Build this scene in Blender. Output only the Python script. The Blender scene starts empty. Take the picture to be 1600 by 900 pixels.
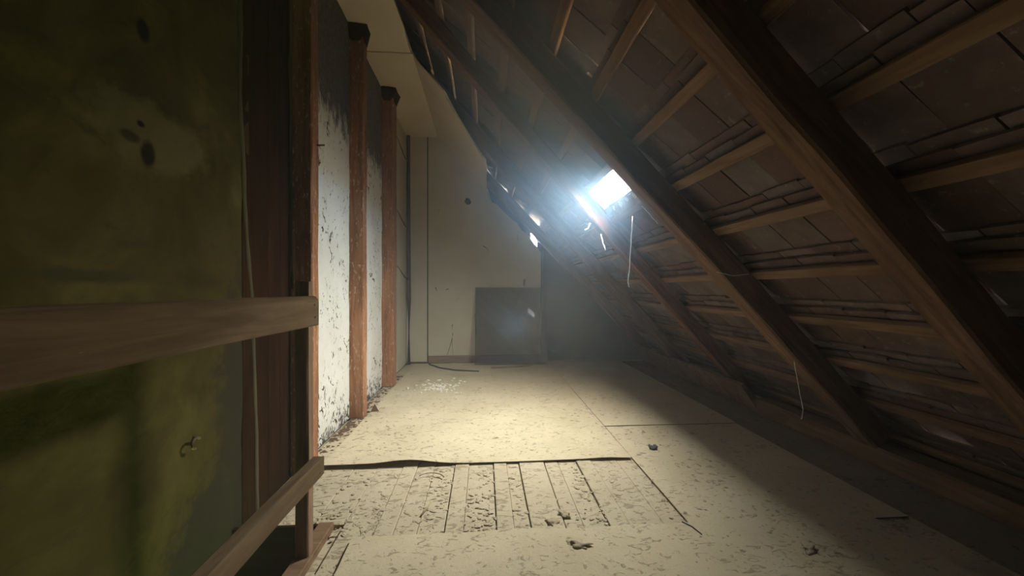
import bpy, bmesh, math, random
from mathutils import Vector, Matrix, noise
random.seed(7)
S = bpy.context.scene
COL = S.collection
PI = math.pi

# ------------------------------------------------------------------ camera
cam_d = bpy.data.cameras.new('camera')
cam = bpy.data.objects.new('camera', cam_d)
COL.objects.link(cam)
cam_d.sensor_width = 36.0
cam_d.lens = 600.0 / 1600.0 * 36.0
cam_d.clip_start = 0.02
cam.location = (0, 0, 1.2)
cam.rotation_euler = (math.radians(90), 0, math.radians(-4.1))
cam_d.shift_y = 1.0 / 1600.0
S.camera = cam

# ------------------------------------------------------------------ world, light, exposure
S.view_settings.view_transform = 'Standard'
S.view_settings.look = 'None'
S.view_settings.gamma = 1.0
S.view_settings.use_curve_mapping = False
S.view_settings.exposure = 0.0
S.cycles.use_denoising = True
S.cycles.max_bounces = 10
S.cycles.diffuse_bounces = 7
S.cycles.volume_bounces = 1
S.cycles.transparent_max_bounces = 12
S.cycles.sample_clamp_indirect = 4.0
W = bpy.data.worlds.new('overcast_sky')
S.world = W
W.use_nodes = True
bg = W.node_tree.nodes['Background']
bg.inputs[1].default_value = 435.0
_n, _l = W.node_tree.nodes, W.node_tree.links
_tc = _n.new('ShaderNodeTexCoord')
_sx = _n.new('ShaderNodeSeparateXYZ')
_rp = _n.new('ShaderNodeValToRGB')          # overcast sky: bright overhead, dimmer to the horizon, dark ground
_mr = _n.new('ShaderNodeMapRange')
_mr.inputs['From Min'].default_value = -1.0
_l.new(_tc.outputs['Generated'], _sx.inputs[0])
_l.new(_sx.outputs[2], _mr.inputs['Value'])
_l.new(_mr.outputs[0], _rp.inputs[0])
_e = _rp.color_ramp.elements
_e[0].position, _e[0].color = 0.48, (0.22, 0.21, 0.19, 1)
_e[1].position, _e[1].color = 1.0, (1.0, 0.985, 0.93, 1)
_x = _e.new(0.51)
_x.color = (0.30, 0.36, 0.43, 1)
_x = _e.new(0.75)
_x.color = (0.80, 0.83, 0.83, 1)
_l.new(_rp.outputs[0], bg.inputs[0])

M_SLOPE = 1.05
A_SL = math.atan(M_SLOPE)
ZR = 1.05 * 2.753                       # height of the rafters' inner face plane at X = 0
ES = Vector((math.cos(A_SL), 0, -math.sin(A_SL)))
EN = Vector((math.sin(A_SL), 0, math.cos(A_SL)))
RO = Vector((0, 0, ZR))


def rp(s, y, off=0.0):
    """A point of the roof: s down the slope, y along the attic, off outward from the rafters' inner face."""
    p = RO + ES * s + EN * off
    return Vector((p.x, y, p.z))


# daylight falling through the one skylight
SKY_Y0, SKY_Y1, SKY_S0, SKY_S1 = 2.87, 3.45, 1.235, 1.455
ld = bpy.data.lights.new('skylight_daylight', 'AREA')
ld.shape = 'RECTANGLE'
ld.size = SKY_S1 - SKY_S0 - 0.01
ld.size_y = SKY_Y1 - SKY_Y0 - 0.02
ld.cycles.is_portal = True
lo = bpy.data.objects.new('skylight_daylight', ld)
COL.objects.link(lo)
lo.location = rp((SKY_S0 + SKY_S1) / 2, (SKY_Y0 + SKY_Y1) / 2, 0.232)
lo.rotation_euler = (0, A_SL, 0)
# lamp of the stairs below
ld = bpy.data.lights.new('stair_light', 'AREA')
ld.shape = 'RECTANGLE'
ld.size, ld.size_y = 0.25, 0.5
ld.energy = 66.0
ld.color = (0.62, 1.0, 0.12)
lo = bpy.data.objects.new('stair_light', ld)
COL.objects.link(lo)
ld.spread = math.radians(150)
lo.location = (-0.98, 1.72, -2.4)
lo.rotation_euler = (0, math.radians(180 - 8), 0)


# ------------------------------------------------------------------ material helpers
class NT:
    def __init__(self, name):
        self.m = bpy.data.materials.new(name)
        self.m.use_nodes = True
        self.t = self.m.node_tree
        self.n = self.t.nodes
        self.n.clear()
        self.out = self.n.new('ShaderNodeOutputMaterial')

    def new(self, typ, **kw):
        nd = self.n.new(typ)
        for k, v in kw.items():
            setattr(nd, k, v)
        return nd

    def link(self, a, b):
        self.t.links.new(a, b)

    def noise(self, vec, scale, detail=4, rough=0.55, dist=0.0):
        nd = self.new('ShaderNodeTexNoise')
        nd.inputs['Scale'].default_value = scale
        nd.inputs['Detail'].default_value = detail
        nd.inputs['Roughness'].default_value = rough
        nd.inputs['Distortion'].default_value = dist
        self.link(vec, nd.inputs['Vector'])
        return nd.outputs['Fac']

    def ramp(self, fac, stops, interp='LINEAR'):
        nd = self.new('ShaderNodeValToRGB')
        nd.color_ramp.interpolation = interp
        e = nd.color_ramp.elements
        while len(e) < len(stops):
            e.new(0.5)
        for i, (p, c) in enumerate(stops):
            e[i].position = p
            e[i].color = (c, c, c, 1) if isinstance(c, (int, float)) else (*c, 1)
        self.link(fac, nd.inputs[0])
        return nd.outputs[0]

    def mix(self, fac, a, b, blend='MIX'):
        nd = self.new('ShaderNodeMix', data_type='RGBA', blend_type=blend)
        for sock, v in ((nd.inputs[0], fac), (nd.inputs[6], a), (nd.inputs[7], b)):
            if isinstance(v, (int, float)):
                sock.default_value = v
            elif isinstance(v, tuple):
                sock.default_value = (*v, 1)
            else:
                self.link(v, sock)
        return nd.outputs[2]

    def math(self, op, a, b=None):
        nd = self.new('ShaderNodeMath', operation=op)
        for sock, v in ((nd.inputs[0], a), (nd.inputs[1], b)):
            if v is None:
                continue
            if isinstance(v, (int, float)):
                sock.default_value = v
            else:
                self.link(v, sock)
        return nd.outputs[0]

    def coords(self, scale=(1, 1, 1), rnd=True, kind='Object'):
        tc = self.new('ShaderNodeTexCoord')
        v = tc.outputs[kind]
        mp = self.new('ShaderNodeMapping')
        mp.inputs['Scale'].default_value = scale
        self.link(v, mp.inputs['Vector'])
        if rnd:
            oi = self.new('ShaderNodeObjectInfo')
            mu = self.math('MULTIPLY', oi.outputs['Random'], 37.0)
            cb = self.new('ShaderNodeCombineXYZ')
            for i in range(3):
                self.link(mu, cb.inputs[i])
            self.link(cb.outputs[0], mp.inputs['Location'])
        return mp.outputs[0]

    def pos(self):
        return self.new('ShaderNodeNewGeometry').outputs['Position']

    def finish(self, color, rough=0.85, bump=None, strength=0.3, dist=0.01, spec=0.3):
        b = self.new('ShaderNodeBsdfPrincipled')
        b.inputs['Specular IOR Level'].default_value = spec
        if isinstance(color, tuple):
            b.inputs['Base Color'].default_value = (*color, 1)
        else:
            self.link(color, b.inputs['Base Color'])
        if isinstance(rough, (int, float)):
            b.inputs['Roughness'].default_value = rough
        else:
            self.link(rough, b.inputs['Roughness'])
        if bump is not None:
            bn = self.new('ShaderNodeBump')
            bn.inputs['Strength'].default_value = strength
            bn.inputs['Distance'].default_value = dist
            self.link(bump, bn.inputs['Height'])
            self.link(bn.outputs[0], b.inputs['Normal'])
        self.link(b.outputs[0], self.out.inputs['Surface'])
        return self.m


def wood(name, dark, mid, light, flecks=None, fleck_amount=0.6, bump=0.5, grain=1.0, spec=0.12):
    t = NT(name)
    v = t.coords((2.2, 26 * grain, 26 * grain))
    v2 = t.coords((1.5, 4, 4))
    g = t.noise(v, 1.0, 6, 0.62, 0.6)
    b = t.noise(v2, 1.3, 4, 0.6)
    c = t.ramp(g, [(0.28, dark), (0.52, mid), (0.75, light)])
    c = t.mix(t.ramp(b, [(0.35, 0.55), (0.65, 0.0)]), c, dark)
    h = g
    if flecks:
        vf = t.coords((14, 40, 40))
        f = t.ramp(t.noise(vf, 1.4, 5, 0.7), [(fleck_amount, 0.0), (fleck_amount + 0.06, 1.0)])
        c = t.mix(f, c, flecks)
    return t.finish(c, 0.92, h, bump, 0.006, spec)


MAT = {}
MAT['rafter'] = wood('rafter_wood', (0.10, 0.057, 0.036), (0.215, 0.13, 0.087), (0.31, 0.205, 0.145), (0.42, 0.34, 0.27), 0.68)
MAT['batten'] = wood('batten_wood', (0.14, 0.085, 0.055), (0.26, 0.165, 0.105), (0.35, 0.24, 0.16))
MAT['post'] = wood('post_wood', (0.15, 0.065, 0.032), (0.36, 0.17, 0.085), (0.48, 0.25, 0.14), (0.50, 0.38, 0.28), 0.58)
MAT['dark_board'] = wood('dark_board_wood', (0.014, 0.0055, 0.003), (0.030, 0.012, 0.006), (0.044, 0.019, 0.010), spec=0.0)
MAT['rail'] = wood('rail_wood', (0.095, 0.064, 0.035), (0.175, 0.122, 0.070), (0.25, 0.182, 0.112), (0.36, 0.29, 0.2), 0.70)
MAT['new_batten'] = wood('slim_post_wood', (0.15, 0.095, 0.06), (0.26, 0.17, 0.11), (0.34, 0.235, 0.155))
MAT['sill'] = wood('sill_wood', (0.13, 0.08, 0.045), (0.26, 0.165, 0.10), (0.36, 0.25, 0.16), (0.4, 0.33, 0.25), 0.66)
MAT['skirting'] = wood('skirting_wood', (0.2, 0.13, 0.09), (0.33, 0.23, 0.165), (0.4, 0.3, 0.22))


def mat_tile():
    t = NT('clay_tile')
    oi = t.new('ShaderNodeObjectInfo')
    v = t.coords((1, 1, 1))
    base = t.ramp(oi.outputs['Random'], [(0.0, (0.11, 0.068, 0.057)), (0.3, (0.165, 0.103, 0.085)), (0.6, (0.15, 0.12, 0.105)), (1.0, (0.215, 0.15, 0.125))])
    n1 = t.noise(v, 9, 6, 0.65)
    c = t.mix(t.ramp(n1, [(0.35, 0.6), (0.6, 0.0)]), base, (0.085, 0.06, 0.055))
    n2 = t.noise(v, 26, 5, 0.7)
    c = t.mix(t.ramp(n2, [(0.6, 0.0), (0.68, 0.55)]), c, (0.30, 0.26, 0.23))
    return t.finish(c, 0.92, t.noise(v, 45, 5, 0.7), 0.45, 0.004)


MAT['tile'] = mat_tile()


def mat_whitewash():
    t = NT('flaking_whitewash')
    p = t.pos()
    sep = t.new('ShaderNodeSeparateXYZ')
    t.link(p, sep.inputs[0])
    v = t.coords((1, 1, 1), False)
    base = t.ramp(t.noise(v, 3, 5, 0.6), [(0.3, (0.62, 0.60, 0.52)), (0.7, (0.74, 0.73, 0.66))])
    v2 = t.coords((1, 15, 12), False)
    ch = t.noise(v2, 1.0, 7, 0.66, 1.8)
    big = t.noise(v, 3.2, 3, 0.5)
    sm = t.math('ADD', ch, t.math('MULTIPLY', big, 0.30))
    chips = t.ramp(sm, [(0.74, 0.0), (0.765, 1.0)])
    low = t.ramp(sep.outputs[2], [(0.0, 0.12), (0.40, 0.0)])
    chips2 = t.ramp(t.math('ADD', sm, low), [(0.755, 0.0), (0.78, 1.0)])
    c = t.mix(chips2, base, (0.07, 0.055, 0.045))
    # bare, sooty masonry where the wash has come off above
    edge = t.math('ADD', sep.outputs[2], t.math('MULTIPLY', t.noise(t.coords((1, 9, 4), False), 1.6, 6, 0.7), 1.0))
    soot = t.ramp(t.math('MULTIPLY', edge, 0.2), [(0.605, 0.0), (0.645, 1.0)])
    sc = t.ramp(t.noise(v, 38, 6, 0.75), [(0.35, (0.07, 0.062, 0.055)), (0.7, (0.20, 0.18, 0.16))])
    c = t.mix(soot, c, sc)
    h = t.math('SUBTRACT', t.noise(v, 30, 5, 0.6), t.math('MULTIPLY', chips2, 1.5))
    return t.finish(c, 0.95, h, 0.5, 0.006)


MAT['whitewash'] = mat_whitewash()


def mat_plaster(name, lo, hi, spots=0.72):
    t = NT(name)
    v = t.coords((1, 1, 1), False)
    c = t.ramp(t.noise(v, 1.6, 5, 0.6), [(0.3, lo), (0.7, hi)])
    s = t.ramp(t.noise(t.coords((1, 1, 0.6), False), 7, 6, 0.7, 0.6), [(spots, 0.0), (spots + 0.05, 0.8)])
    c = t.mix(s, c, (0.16, 0.125, 0.095))
    return t.finish(c, 0.95, t.noise(v, 24, 5, 0.6), 0.3, 0.004)


MAT['far_plaster'] = mat_plaster('far_wall_plaster', (0.52, 0.475, 0.36), (0.62, 0.57, 0.45), 0.665)
MAT['ceiling'] = mat_plaster('ceiling_plaster', (0.63, 0.52, 0.36), (0.72, 0.60, 0.43), 0.74)
MAT['rough_dark'] = mat_plaster('dark_masonry', (0.06, 0.055, 0.05), (0.11, 0.10, 0.09), 0.7)
MAT['plaster_edge'] = mat_plaster('plaster_edge', (0.055, 0.043, 0.022), (0.085, 0.068, 0.036), 0.7)


def mat_olive():
    t = NT('old_olive_distemper')
    p = t.pos()
    v = t.coords((1, 1, 1), False)
    n = t.noise(v, 2.6, 7, 0.62, 0.5)
    c = t.ramp(n, [(0.30, (0.038, 0.027, 0.009)), (0.52, (0.062, 0.047, 0.016)), (0.68, (0.094, 0.075, 0.027))])
    n2 = t.noise(t.coords((1, 2.5, 7), False), 1.5, 6, 0.7, 1.0)
    c = t.mix(t.ramp(n2, [(0.58, 0.0), (0.68, 0.6)]), c, (0.04, 0.03, 0.018))
    # dark stain running down beside the boards, and patches
    def spot(y, z, ry, rz, col, c, soft=0.35, amp=1.2):
        mp = t.new('ShaderNodeMapping')
        mp.inputs['Location'].default_value = (0, -y / ry, -z / rz)
        mp.inputs['Scale'].default_value = (0, 1 / ry, 1 / rz)
        t.link(p, mp.inputs['Vector'])
        ln = t.new('ShaderNodeVectorMath', operation='LENGTH')
        t.link(mp.outputs[0], ln.inputs[0])
        d = t.math('ADD', ln.outputs['Value'], t.math('MULTIPLY', t.math('SUBTRACT', t.noise(v, 11, 5, 0.7), 0.5), amp))
        return t.mix(t.ramp(d, [(max(0, 1 - soft), 1.0), (1.0, 0.0)]), c, col)
    c = spot(2.15, 0.55, 0.30, 0.85, (0.033, 0.026, 0.018), c, 0.25)
    c = spot(1.9, 0.0, 0.35, 0.4, (0.033, 0.026, 0.018), c, 0.3)
    c = spot(1.55, 1.77, 0.30, 0.14, (0.095, 0.078, 0.035), c, 0.3, 1.2)
    c = spot(1.504, 2.15, 0.035, 0.05, (0.012, 0.014, 0.012), c, 0.4, 0.5)
    c = spot(1.52, 1.70, 0.04, 0.06, (0.02, 0.012, 0.008), c, 0.4, 0.6)
    c = spot(1.49, 1.80, 0.02, 0.015, (0.02, 0.012, 0.008), c, 0.4, 0.6)
    c = spot(1.45, 1.74, 0.05, 0.025, (0.04, 0.03, 0.015), c, 0.4, 0.8)
    c = spot(1.3, 1.24, 0.25, 0.03, (0.05, 0.042, 0.022), c, 0.5, 1.4)
    return t.finish(c, 0.95, t.noise(v, 9, 8, 0.65, 0.4), 0.6, 0.012, 0.03)


MAT['olive'] = mat_olive()


def mat_dust(name, a, b, dirt, amount):
    t = NT(name)
    v = t.coords((1, 1, 1), False, 'Object')
    p = t.pos()
    n = t.noise(p, 2.2, 6, 0.6)
    c = t.ramp(n, [(0.3, a), (0.7, b)])
    st = t.new('ShaderNodeMapping')
    st.inputs['Scale'].default_value = (16, 30, 1)
    t.link(p, st.inputs['Vector'])
    d = t.noise(st.outputs[0], 1.0, 7, 0.68, 1.2)
    big = t.noise(p, 3.5, 4, 0.6)
    m = t.ramp(t.math('ADD', d, t.math('MULTIPLY', big, 0.25)), [(amount, 0.0), (amount + 0.06, 0.75)])
    c = t.mix(m, c, dirt)
    fine = t.noise(p, 90, 4, 0.7)
    c = t.mix(t.ramp(fine, [(0.55, 0.0), (0.75, 0.25)]), c, dirt)
    h = t.math('ADD', t.math('MULTIPLY', m, 1.2), t.math('MULTIPLY', fine, 0.5))
    return t.finish(c, 0.97, h, 0.55, 0.006, 0.1)


MAT['sheet'] = mat_dust('dusty_hardboard', (0.53, 0.455, 0.305), (0.63, 0.55, 0.385), (0.33, 0.26, 0.17), 0.71)
MAT['plank'] = mat_dust('dusty_floorboard', (0.47, 0.405, 0.28), (0.57, 0.495, 0.35), (0.31, 0.245, 0.16), 0.68)
MAT['bare'] = mat_dust('shade_brown_floorboard', (0.23, 0.175, 0.12), (0.30, 0.235, 0.165), (0.12, 0.09, 0.06), 0.7)  # boards along the eaves: shade put into a darker wood colour
MAT['crumb'] = mat_dust('plaster_crumb', (0.44, 0.37, 0.255), (0.56, 0.48, 0.35), (0.25, 0.2, 0.13), 0.7)
MAT['fluff'] = mat_dust('dust_fluff', (0.36, 0.295, 0.195), (0.46, 0.385, 0.265), (0.24, 0.19, 0.13), 0.72)


def plain(name, col, rough=0.8, spec=0.3, metal=0.0):
    t = NT(name)
    v = t.coords((1, 1, 1))
    n = t.noise(v, 30, 4, 0.6)
    c = t.mix(n, tuple(x * 0.75 for x in col), tuple(min(1, x * 1.25) for x in col))
    m = t.finish(c, rough, n, 0.25, 0.002, spec)
    m.node_tree.nodes['Principled BSDF'].inputs['Metallic'].default_value = metal
    return m


MAT['black'] = plain('black_edge', (0.03, 0.028, 0.025))
MAT['board_edge'] = plain('dark_hardboard_edge', (0.075, 0.05, 0.032), 0.95)
MAT['iron'] = plain('rusty_iron', (0.10, 0.06, 0.045), 0.7, 0.4, 0.4)
MAT['zinc'] = plain('grey_iron_frame', (0.085, 0.095, 0.11), 0.8, 0.2)
MAT['pipe'] = plain('brown_pipe', (0.10, 0.07, 0.05), 0.7)
MAT['cable'] = plain('dark_cable', (0.05, 0.045, 0.04), 0.7)
MAT['wire'] = plain('dark_wire', (0.12, 0.09, 0.07), 0.7)
MAT['slate'] = plain('dark_slate', (0.09, 0.09, 0.105), 0.8)
MAT['flake'] = plain('white_flake', (0.72, 0.68, 0.56), 0.9)
MAT['brick_chip'] = plain('brown_chip', (0.13, 0.075, 0.045), 0.9)
MAT['straw'] = plain('straw', (0.42, 0.34, 0.2), 0.9)
MAT['cobweb'] = plain('dusty_cobweb', (0.75, 0.74, 0.72), 0.9)
MAT['torn'] = plain('torn_paper', (0.5, 0.44, 0.33), 0.95)


def mat_pane():
    t = NT('dusty_skylight_glass')
    tr = t.new('ShaderNodeBsdfTransparent')
    tr.inputs[0].default_value = (0.97, 0.98, 0.98, 1)
    gl = t.new('ShaderNodeBsdfGlossy')
    gl.inputs['Roughness'].default_value = 0.15
    mx = t.new('ShaderNodeMixShader')
    mx.inputs[0].default_value = 0.06
    t.link(tr.outputs[0], mx.inputs[1])
    t.link(gl.outputs[0], mx.inputs[2])
    t.link(mx.outputs[0], t.out.inputs['Surface'])
    return t.m


MAT['pane'] = mat_pane()


def mat_glass_sheet():
    t = NT('smoked_dusty_glass')
    tr = t.new('ShaderNodeBsdfTransparent')
    tr.inputs[0].default_value = (0.80, 0.77, 0.73, 1)
    df = t.new('ShaderNodeBsdfDiffuse')
    df.inputs[0].default_value = (0.10, 0.09, 0.08, 1)
    gl = t.new('ShaderNodeBsdfGlossy')
    gl.inputs['Roughness'].default_value = 0.02
    m1 = t.new('ShaderNodeMixShader')
    m1.inputs[0].default_value = 0.14
    t.link(tr.outputs[0], m1.inputs[1])
    t.link(df.outputs[0], m1.inputs[2])
    m2 = t.new('ShaderNodeMixShader')
    m2.inputs[0].default_value = 0.13
    t.link(m1.outputs[0], m2.inputs[1])
    t.link(gl.outputs[0], m2.inputs[2])
    t.link(m2.outputs[0], t.out.inputs['Surface'])
    return t.m


MAT['glass_sheet'] = mat_glass_sheet()


# ------------------------------------------------------------------ object helpers
def link(name, me, mat=None, parent=None, loc=None, rot=None):
    o = bpy.data.objects.new(name, me)
    COL.objects.link(o)
    if mat is not None and me is not None and not me.materials:
        me.materials.append(mat)
    if loc is not None:
        o.location = loc
    if rot is not None:
        o.rotation_euler = rot
    if parent is not None:
        o.parent = parent
    return o


def mesh(name, bm, smooth=False):
    me = bpy.data.meshes.new(name)
    bmesh.ops.recalc_face_normals(bm, faces=bm.faces)
    bm.to_mesh(me)
    bm.free()
    if smooth:
        for p in me.polygons:
            p.use_smooth = True
    return me


def tag(o, label, cat, group=None):
    o['label'] = label
    o['category'] = cat
    if group:
        o['group'] = group
    return o


def struct(o, label=None):
    o['kind'] = 'structure'
    if label:
        o['label'] = label
    return o


def stuff(o, label=None):
    o['kind'] = 'stuff'
    if label:
        o['label'] = label
    return o


def empty(name, loc=(0, 0, 0), rot=(0, 0, 0)):
    o = bpy.data.objects.new(name, None)
    COL.objects.link(o)
    o.empty_display_size = 0.1
    o.location = loc
    o.rotation_euler = rot
    return o


def add_box(bm, x0, x1, y0, y1, z0, z1):
    vs = [bm.verts.new((x, y, z)) for x in (x0, x1) for y in (y0, y1) for z in (z0, z1)]
    for f in ((0, 1, 3, 2), (4, 6, 7, 5), (0, 4, 5, 1), (2, 3, 7, 6), (0, 2, 6, 4), (1, 5, 7, 3)):
        bm.faces.new([vs[i] for i in f])
    return vs


def box_mesh(name, x0, x1, y0, y1, z0, z1, bevel=0.0):
    bm = bmesh.new()
    add_box(bm, x0, x1, y0, y1, z0, z1)
    if bevel:
        bmesh.ops.bevel(bm, geom=bm.edges[:], offset=bevel, segments=1, affect='EDGES')
    return mesh(name, bm)


def timber(name, L, w, h, seed, nseg=16, ch=0.012, rough=0.004, wander=0.006, skew=0.0):
    """Hewn timber along local x, y in [0, w], z in [0, h], chamfered, slightly wandering and uneven."""
    bm = bmesh.new()
    sec = [(ch, 0), (w * .5, 0), (w - ch, 0), (w, ch), (w, h * .5), (w, h - ch), (w - ch, h), (w * .5, h), (ch, h), (0, h - ch), (0, h * .5), (0, ch)]
    rings = []
    for i in range(nseg + 1):
        x = L * i / nseg
        wy = noise.noise(Vector((x * 0.9, seed * 3.1, 0))) * wander
        wz = noise.noise(Vector((x * 0.9, seed * 3.1, 7))) * wander
        ring = []
        for j, (y, z) in enumerate(sec):
            d = noise.noise(Vector((x * 3.1, j * 1.7, seed))) * rough
            e = noise.noise(Vector((x * 3.1, j * 1.7, seed + 9))) * rough
            ring.append(bm.verts.new((x, y + wy + d + skew * x, z + wz + e)))
        rings.append(ring)
    n = len(sec)
    for a, b in zip(rings, rings[1:]):
        for j in range(n):
            bm.faces.new((a[j], a[(j + 1) % n], b[(j + 1) % n], b[j]))
    bm.faces.new(rings[0][::-1])
    bm.faces.new(rings[-1])
    return mesh(name, bm)


def tube_bm(bm, pts, r, sides=6, taper=1.0):
    rings = []
    n = len(pts)
    for i, p in enumerate(pts):
        p = Vector(p)
        d = (Vector(pts[min(i + 1, n - 1)]) - Vector(pts[max(i - 1, 0)])).normalized()
        u = d.cross(Vector((0, 0, 1)))
        if u.length < 1e-3:
            u = d.cross(Vector((1, 0, 0)))
        u.normalize()
        w = d.cross(u)
        rr = r * (1 + (taper - 1) * i / max(1, n - 1))
        rings.append([bm.verts.new(p + (u * math.cos(2 * PI * k / sides) + w * math.sin(2 * PI * k / sides)) * rr) for k in range(sides)])
    for a, b in zip(rings, rings[1:]):
        for k in range(sides):
            bm.faces.new((a[k], a[(k + 1) % sides], b[(k + 1) % sides], b[k]))
    bm.faces.new(rings[0][::-1])
    bm.faces.new(rings[-1])


def tube(name, pts, r, mat, sides=6, taper=1.0, parent=None):
    bm = bmesh.new()
    tube_bm(bm, pts, r, sides, taper)
    return link(name, mesh(name, bm, True), mat, parent)


def poly_slab(bm, pts, thick):
    """Extrude a closed polygon (list of Vectors) by the vector thick."""
    a = [bm.verts.new(p) for p in pts]
    b = [bm.verts.new(Vector(p) + thick) for p in pts]
    bm.faces.new(a)
    bm.faces.new(b[::-1])
    n = len(a)
    for i in range(n):
        bm.faces.new((a[i], b[i], b[(i + 1) % n], a[(i + 1) % n]))
    bmesh.ops.triangulate(bm, faces=[f for f in bm.faces if len(f.verts) > 4], ngon_method='EAR_CLIP')


def jag(p, q, n, amp, seed, nrm):
    """Points from p to q (p included) wandering along the direction nrm: a torn edge."""
    out = []
    for i in range(n):
        t = i / n
        w = (noise.noise(Vector((t * 9, seed, 0.3))) + 0.5 * noise.noise(Vector((t * 31, seed, 4.1)))) * amp * (0 if i == 0 else 1)
        out.append(Vector(p).lerp(Vector(q), t) + Vector(nrm) * w)
    return out


class Soup:
    """Vertices and faces of many small lumps, built without bmesh so that thousands stay quick."""
    ICO = {}

    def __init__(self):
        self.v, self.f = [], []

    def lump(self, c, sx, sy, sz, seed, rough=0.9):
        if not Soup.ICO:
            b = bmesh.new()
            bmesh.ops.create_icosphere(b, subdivisions=1, radius=1.0)
            b.verts.index_update()
            Soup.ICO['v'] = [v.co.copy() for v in b.verts]
            Soup.ICO['f'] = [[v.index for v in f_.verts] for f_ in b.faces]
            b.free()
        r = random.Random(seed)
        a = r.uniform(0, 6.28)
        ca, sa = math.cos(a), math.sin(a)
        n0 = len(self.v)
        for co in Soup.ICO['v']:
            k = 1 + r.uniform(-0.45, 0.45) * rough
            x, y, z = co.x * sx * k, co.y * sy * k, max(co.z * sz * k, -0.3 * sz)
            self.v.append((c[0] + x * ca - y * sa, c[1] + x * sa + y * ca, c[2] + z + 0.3 * sz))
        self.f += [[i + n0 for i in f_] for f_ in Soup.ICO['f']]

    def mesh(self, name):
        me = bpy.data.meshes.new(name)
        me.from_pydata(self.v, [], self.f)
        return me


def lump_bm(bm, c, sx, sy, sz, seed, sub=1, flat=True, rough=0.5):
    r = bmesh.ops.create_icosphere(bm, subdivisions=sub, radius=1.0)
    a = random.Random(seed).uniform(0, 6.28)
    ca, sa = math.cos(a), math.sin(a)
    for v in r['verts']:
        k = 1 + noise.noise(v.co * 1.7 + Vector((seed * 1.37, seed * 0.7, 0))) * rough
        x, y, z = v.co.x * sx * k, v.co.y * sy * k, v.co.z * sz * k
        if flat and z < -0.3 * sz:
            z = -0.3 * sz
        v.co = Vector((c[0] + x * ca - y * sa, c[1] + x * sa + y * ca, c[2] + z + (0.3 * sz if flat else 0)))


def lump(name, loc, sx, sy, sz, seed, mat, sub=2, rough=0.7):
    bm = bmesh.new()
    lump_bm(bm, (0, 0, 0), sx, sy, sz, seed, sub, True, rough)
    return link(name, mesh(name, bm, True), mat, None, loc)


# ------------------------------------------------------------------ the setting: floor with a stair opening
XW = -1.25                     # inner face of the left wall
YF = 6.28                      # inner face of the far wall
ZC = 3.65                      # flat ceiling
XE = 3.6
STAIR_X, STAIR_Y = -0.84, 2.02

bm = bmesh.new()
zt = -0.03
add_box(bm, STAIR_X, XE, -1.3, 7.2, -0.22, zt)
add_box(bm, XW - 0.3, STAIR_X, STAIR_Y, 7.2, -0.22, zt)
floor = struct(link('floor', mesh('floor', bm), MAT['plank']))
# floorboards running along the attic, bare between the hardboard sheets
edges = [-1.235, -1.06, -0.87, -0.715, -0.545, -0.45, -0.335, -0.2, -0.105, 0.06, 0.15, 0.235, 0.41, 0.505, 0.635, 0.74, 0.92]
x = 0.92
while x < 2.6:
    x += random.uniform(0.15, 0.2)
    edges.append(x)
raised = {4, 7, 9, 11, 14}
for i in range(len(edges) - 1):
    strong = {7, 9, 11, 12, 14}
    a = edges[i] + (0.004 if i in strong else 0.001)
    b = edges[i + 1] - (0.003 if i + 1 in strong else 0.001)
    dz = -0.001 if i in raised else -0.006 - 0.003 * random.random()
    y0 = 2.025 if a < STAIR_X else -1.0
    L = YF - 0.02 - y0
    bm = bmesh.new()
    n = 10
    prev = None
    for j in range(n + 1):
        y = y0 + L * j / n
        zz = dz + 0.002 * noise.noise(Vector((a * 5, y * 1.3, 2)))
        cur = [bm.verts.new(v) for v in ((a, y, -0.03), (b, y, -0.03), (b, y, zz - 0.002), (b - 0.003, y, zz), (a + 0.003, y, zz), (a, y, zz - 0.002))]
        if prev:
            for k in range(6):
                bm.faces.new((prev[k], prev[(k + 1) % 6], cur[(k + 1) % 6], cur[k]))
        else:
            bm.faces.new(cur[::-1])
        prev = cur
    bm.faces.new(prev)
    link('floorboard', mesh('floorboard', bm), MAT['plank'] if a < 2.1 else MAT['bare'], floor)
link('edge_board', box_mesh('edge_board', STAIR_X - 0.0, STAIR_X + 0.075, -1.0, STAIR_Y, -0.03, 0.012, 0.004), MAT['sill'], floor)
# stairwell sides under the floor
well = struct(link('wall_stairwell', None))
bm = bmesh.new()
add_box(bm, STAIR_X, STAIR_X + 0.1, -1.3, STAIR_Y + 0.1, -2.6, -0.22)
add_box(bm, XW - 0.2, STAIR_X + 0.1, -1.4, -1.3, -2.6, -0.22)
add_box(bm, XW - 0.2, STAIR_X + 0.1, -1.4, STAIR_Y + 0.1, -2.7, -2.6)
bpy.data.objects.remove(well)
well = struct(link('wall_stairwell', mesh('wall_stairwell', bm), MAT['rough_dark']))

link('end_boards', box_mesh('end_boards', XW - 0.2, STAIR_X, STAIR_Y - 0.02, STAIR_Y - 0.001, -2.6, 0.004), MAT['dark_board'], well)

# ------------------------------------------------------------------ left wall
wl = struct(link('wall_left', box_mesh('wall_left', XW - 0.3, XW - 0.02, -1.3, 7.2, -2.7, 4.6), MAT['rough_dark']))


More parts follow.
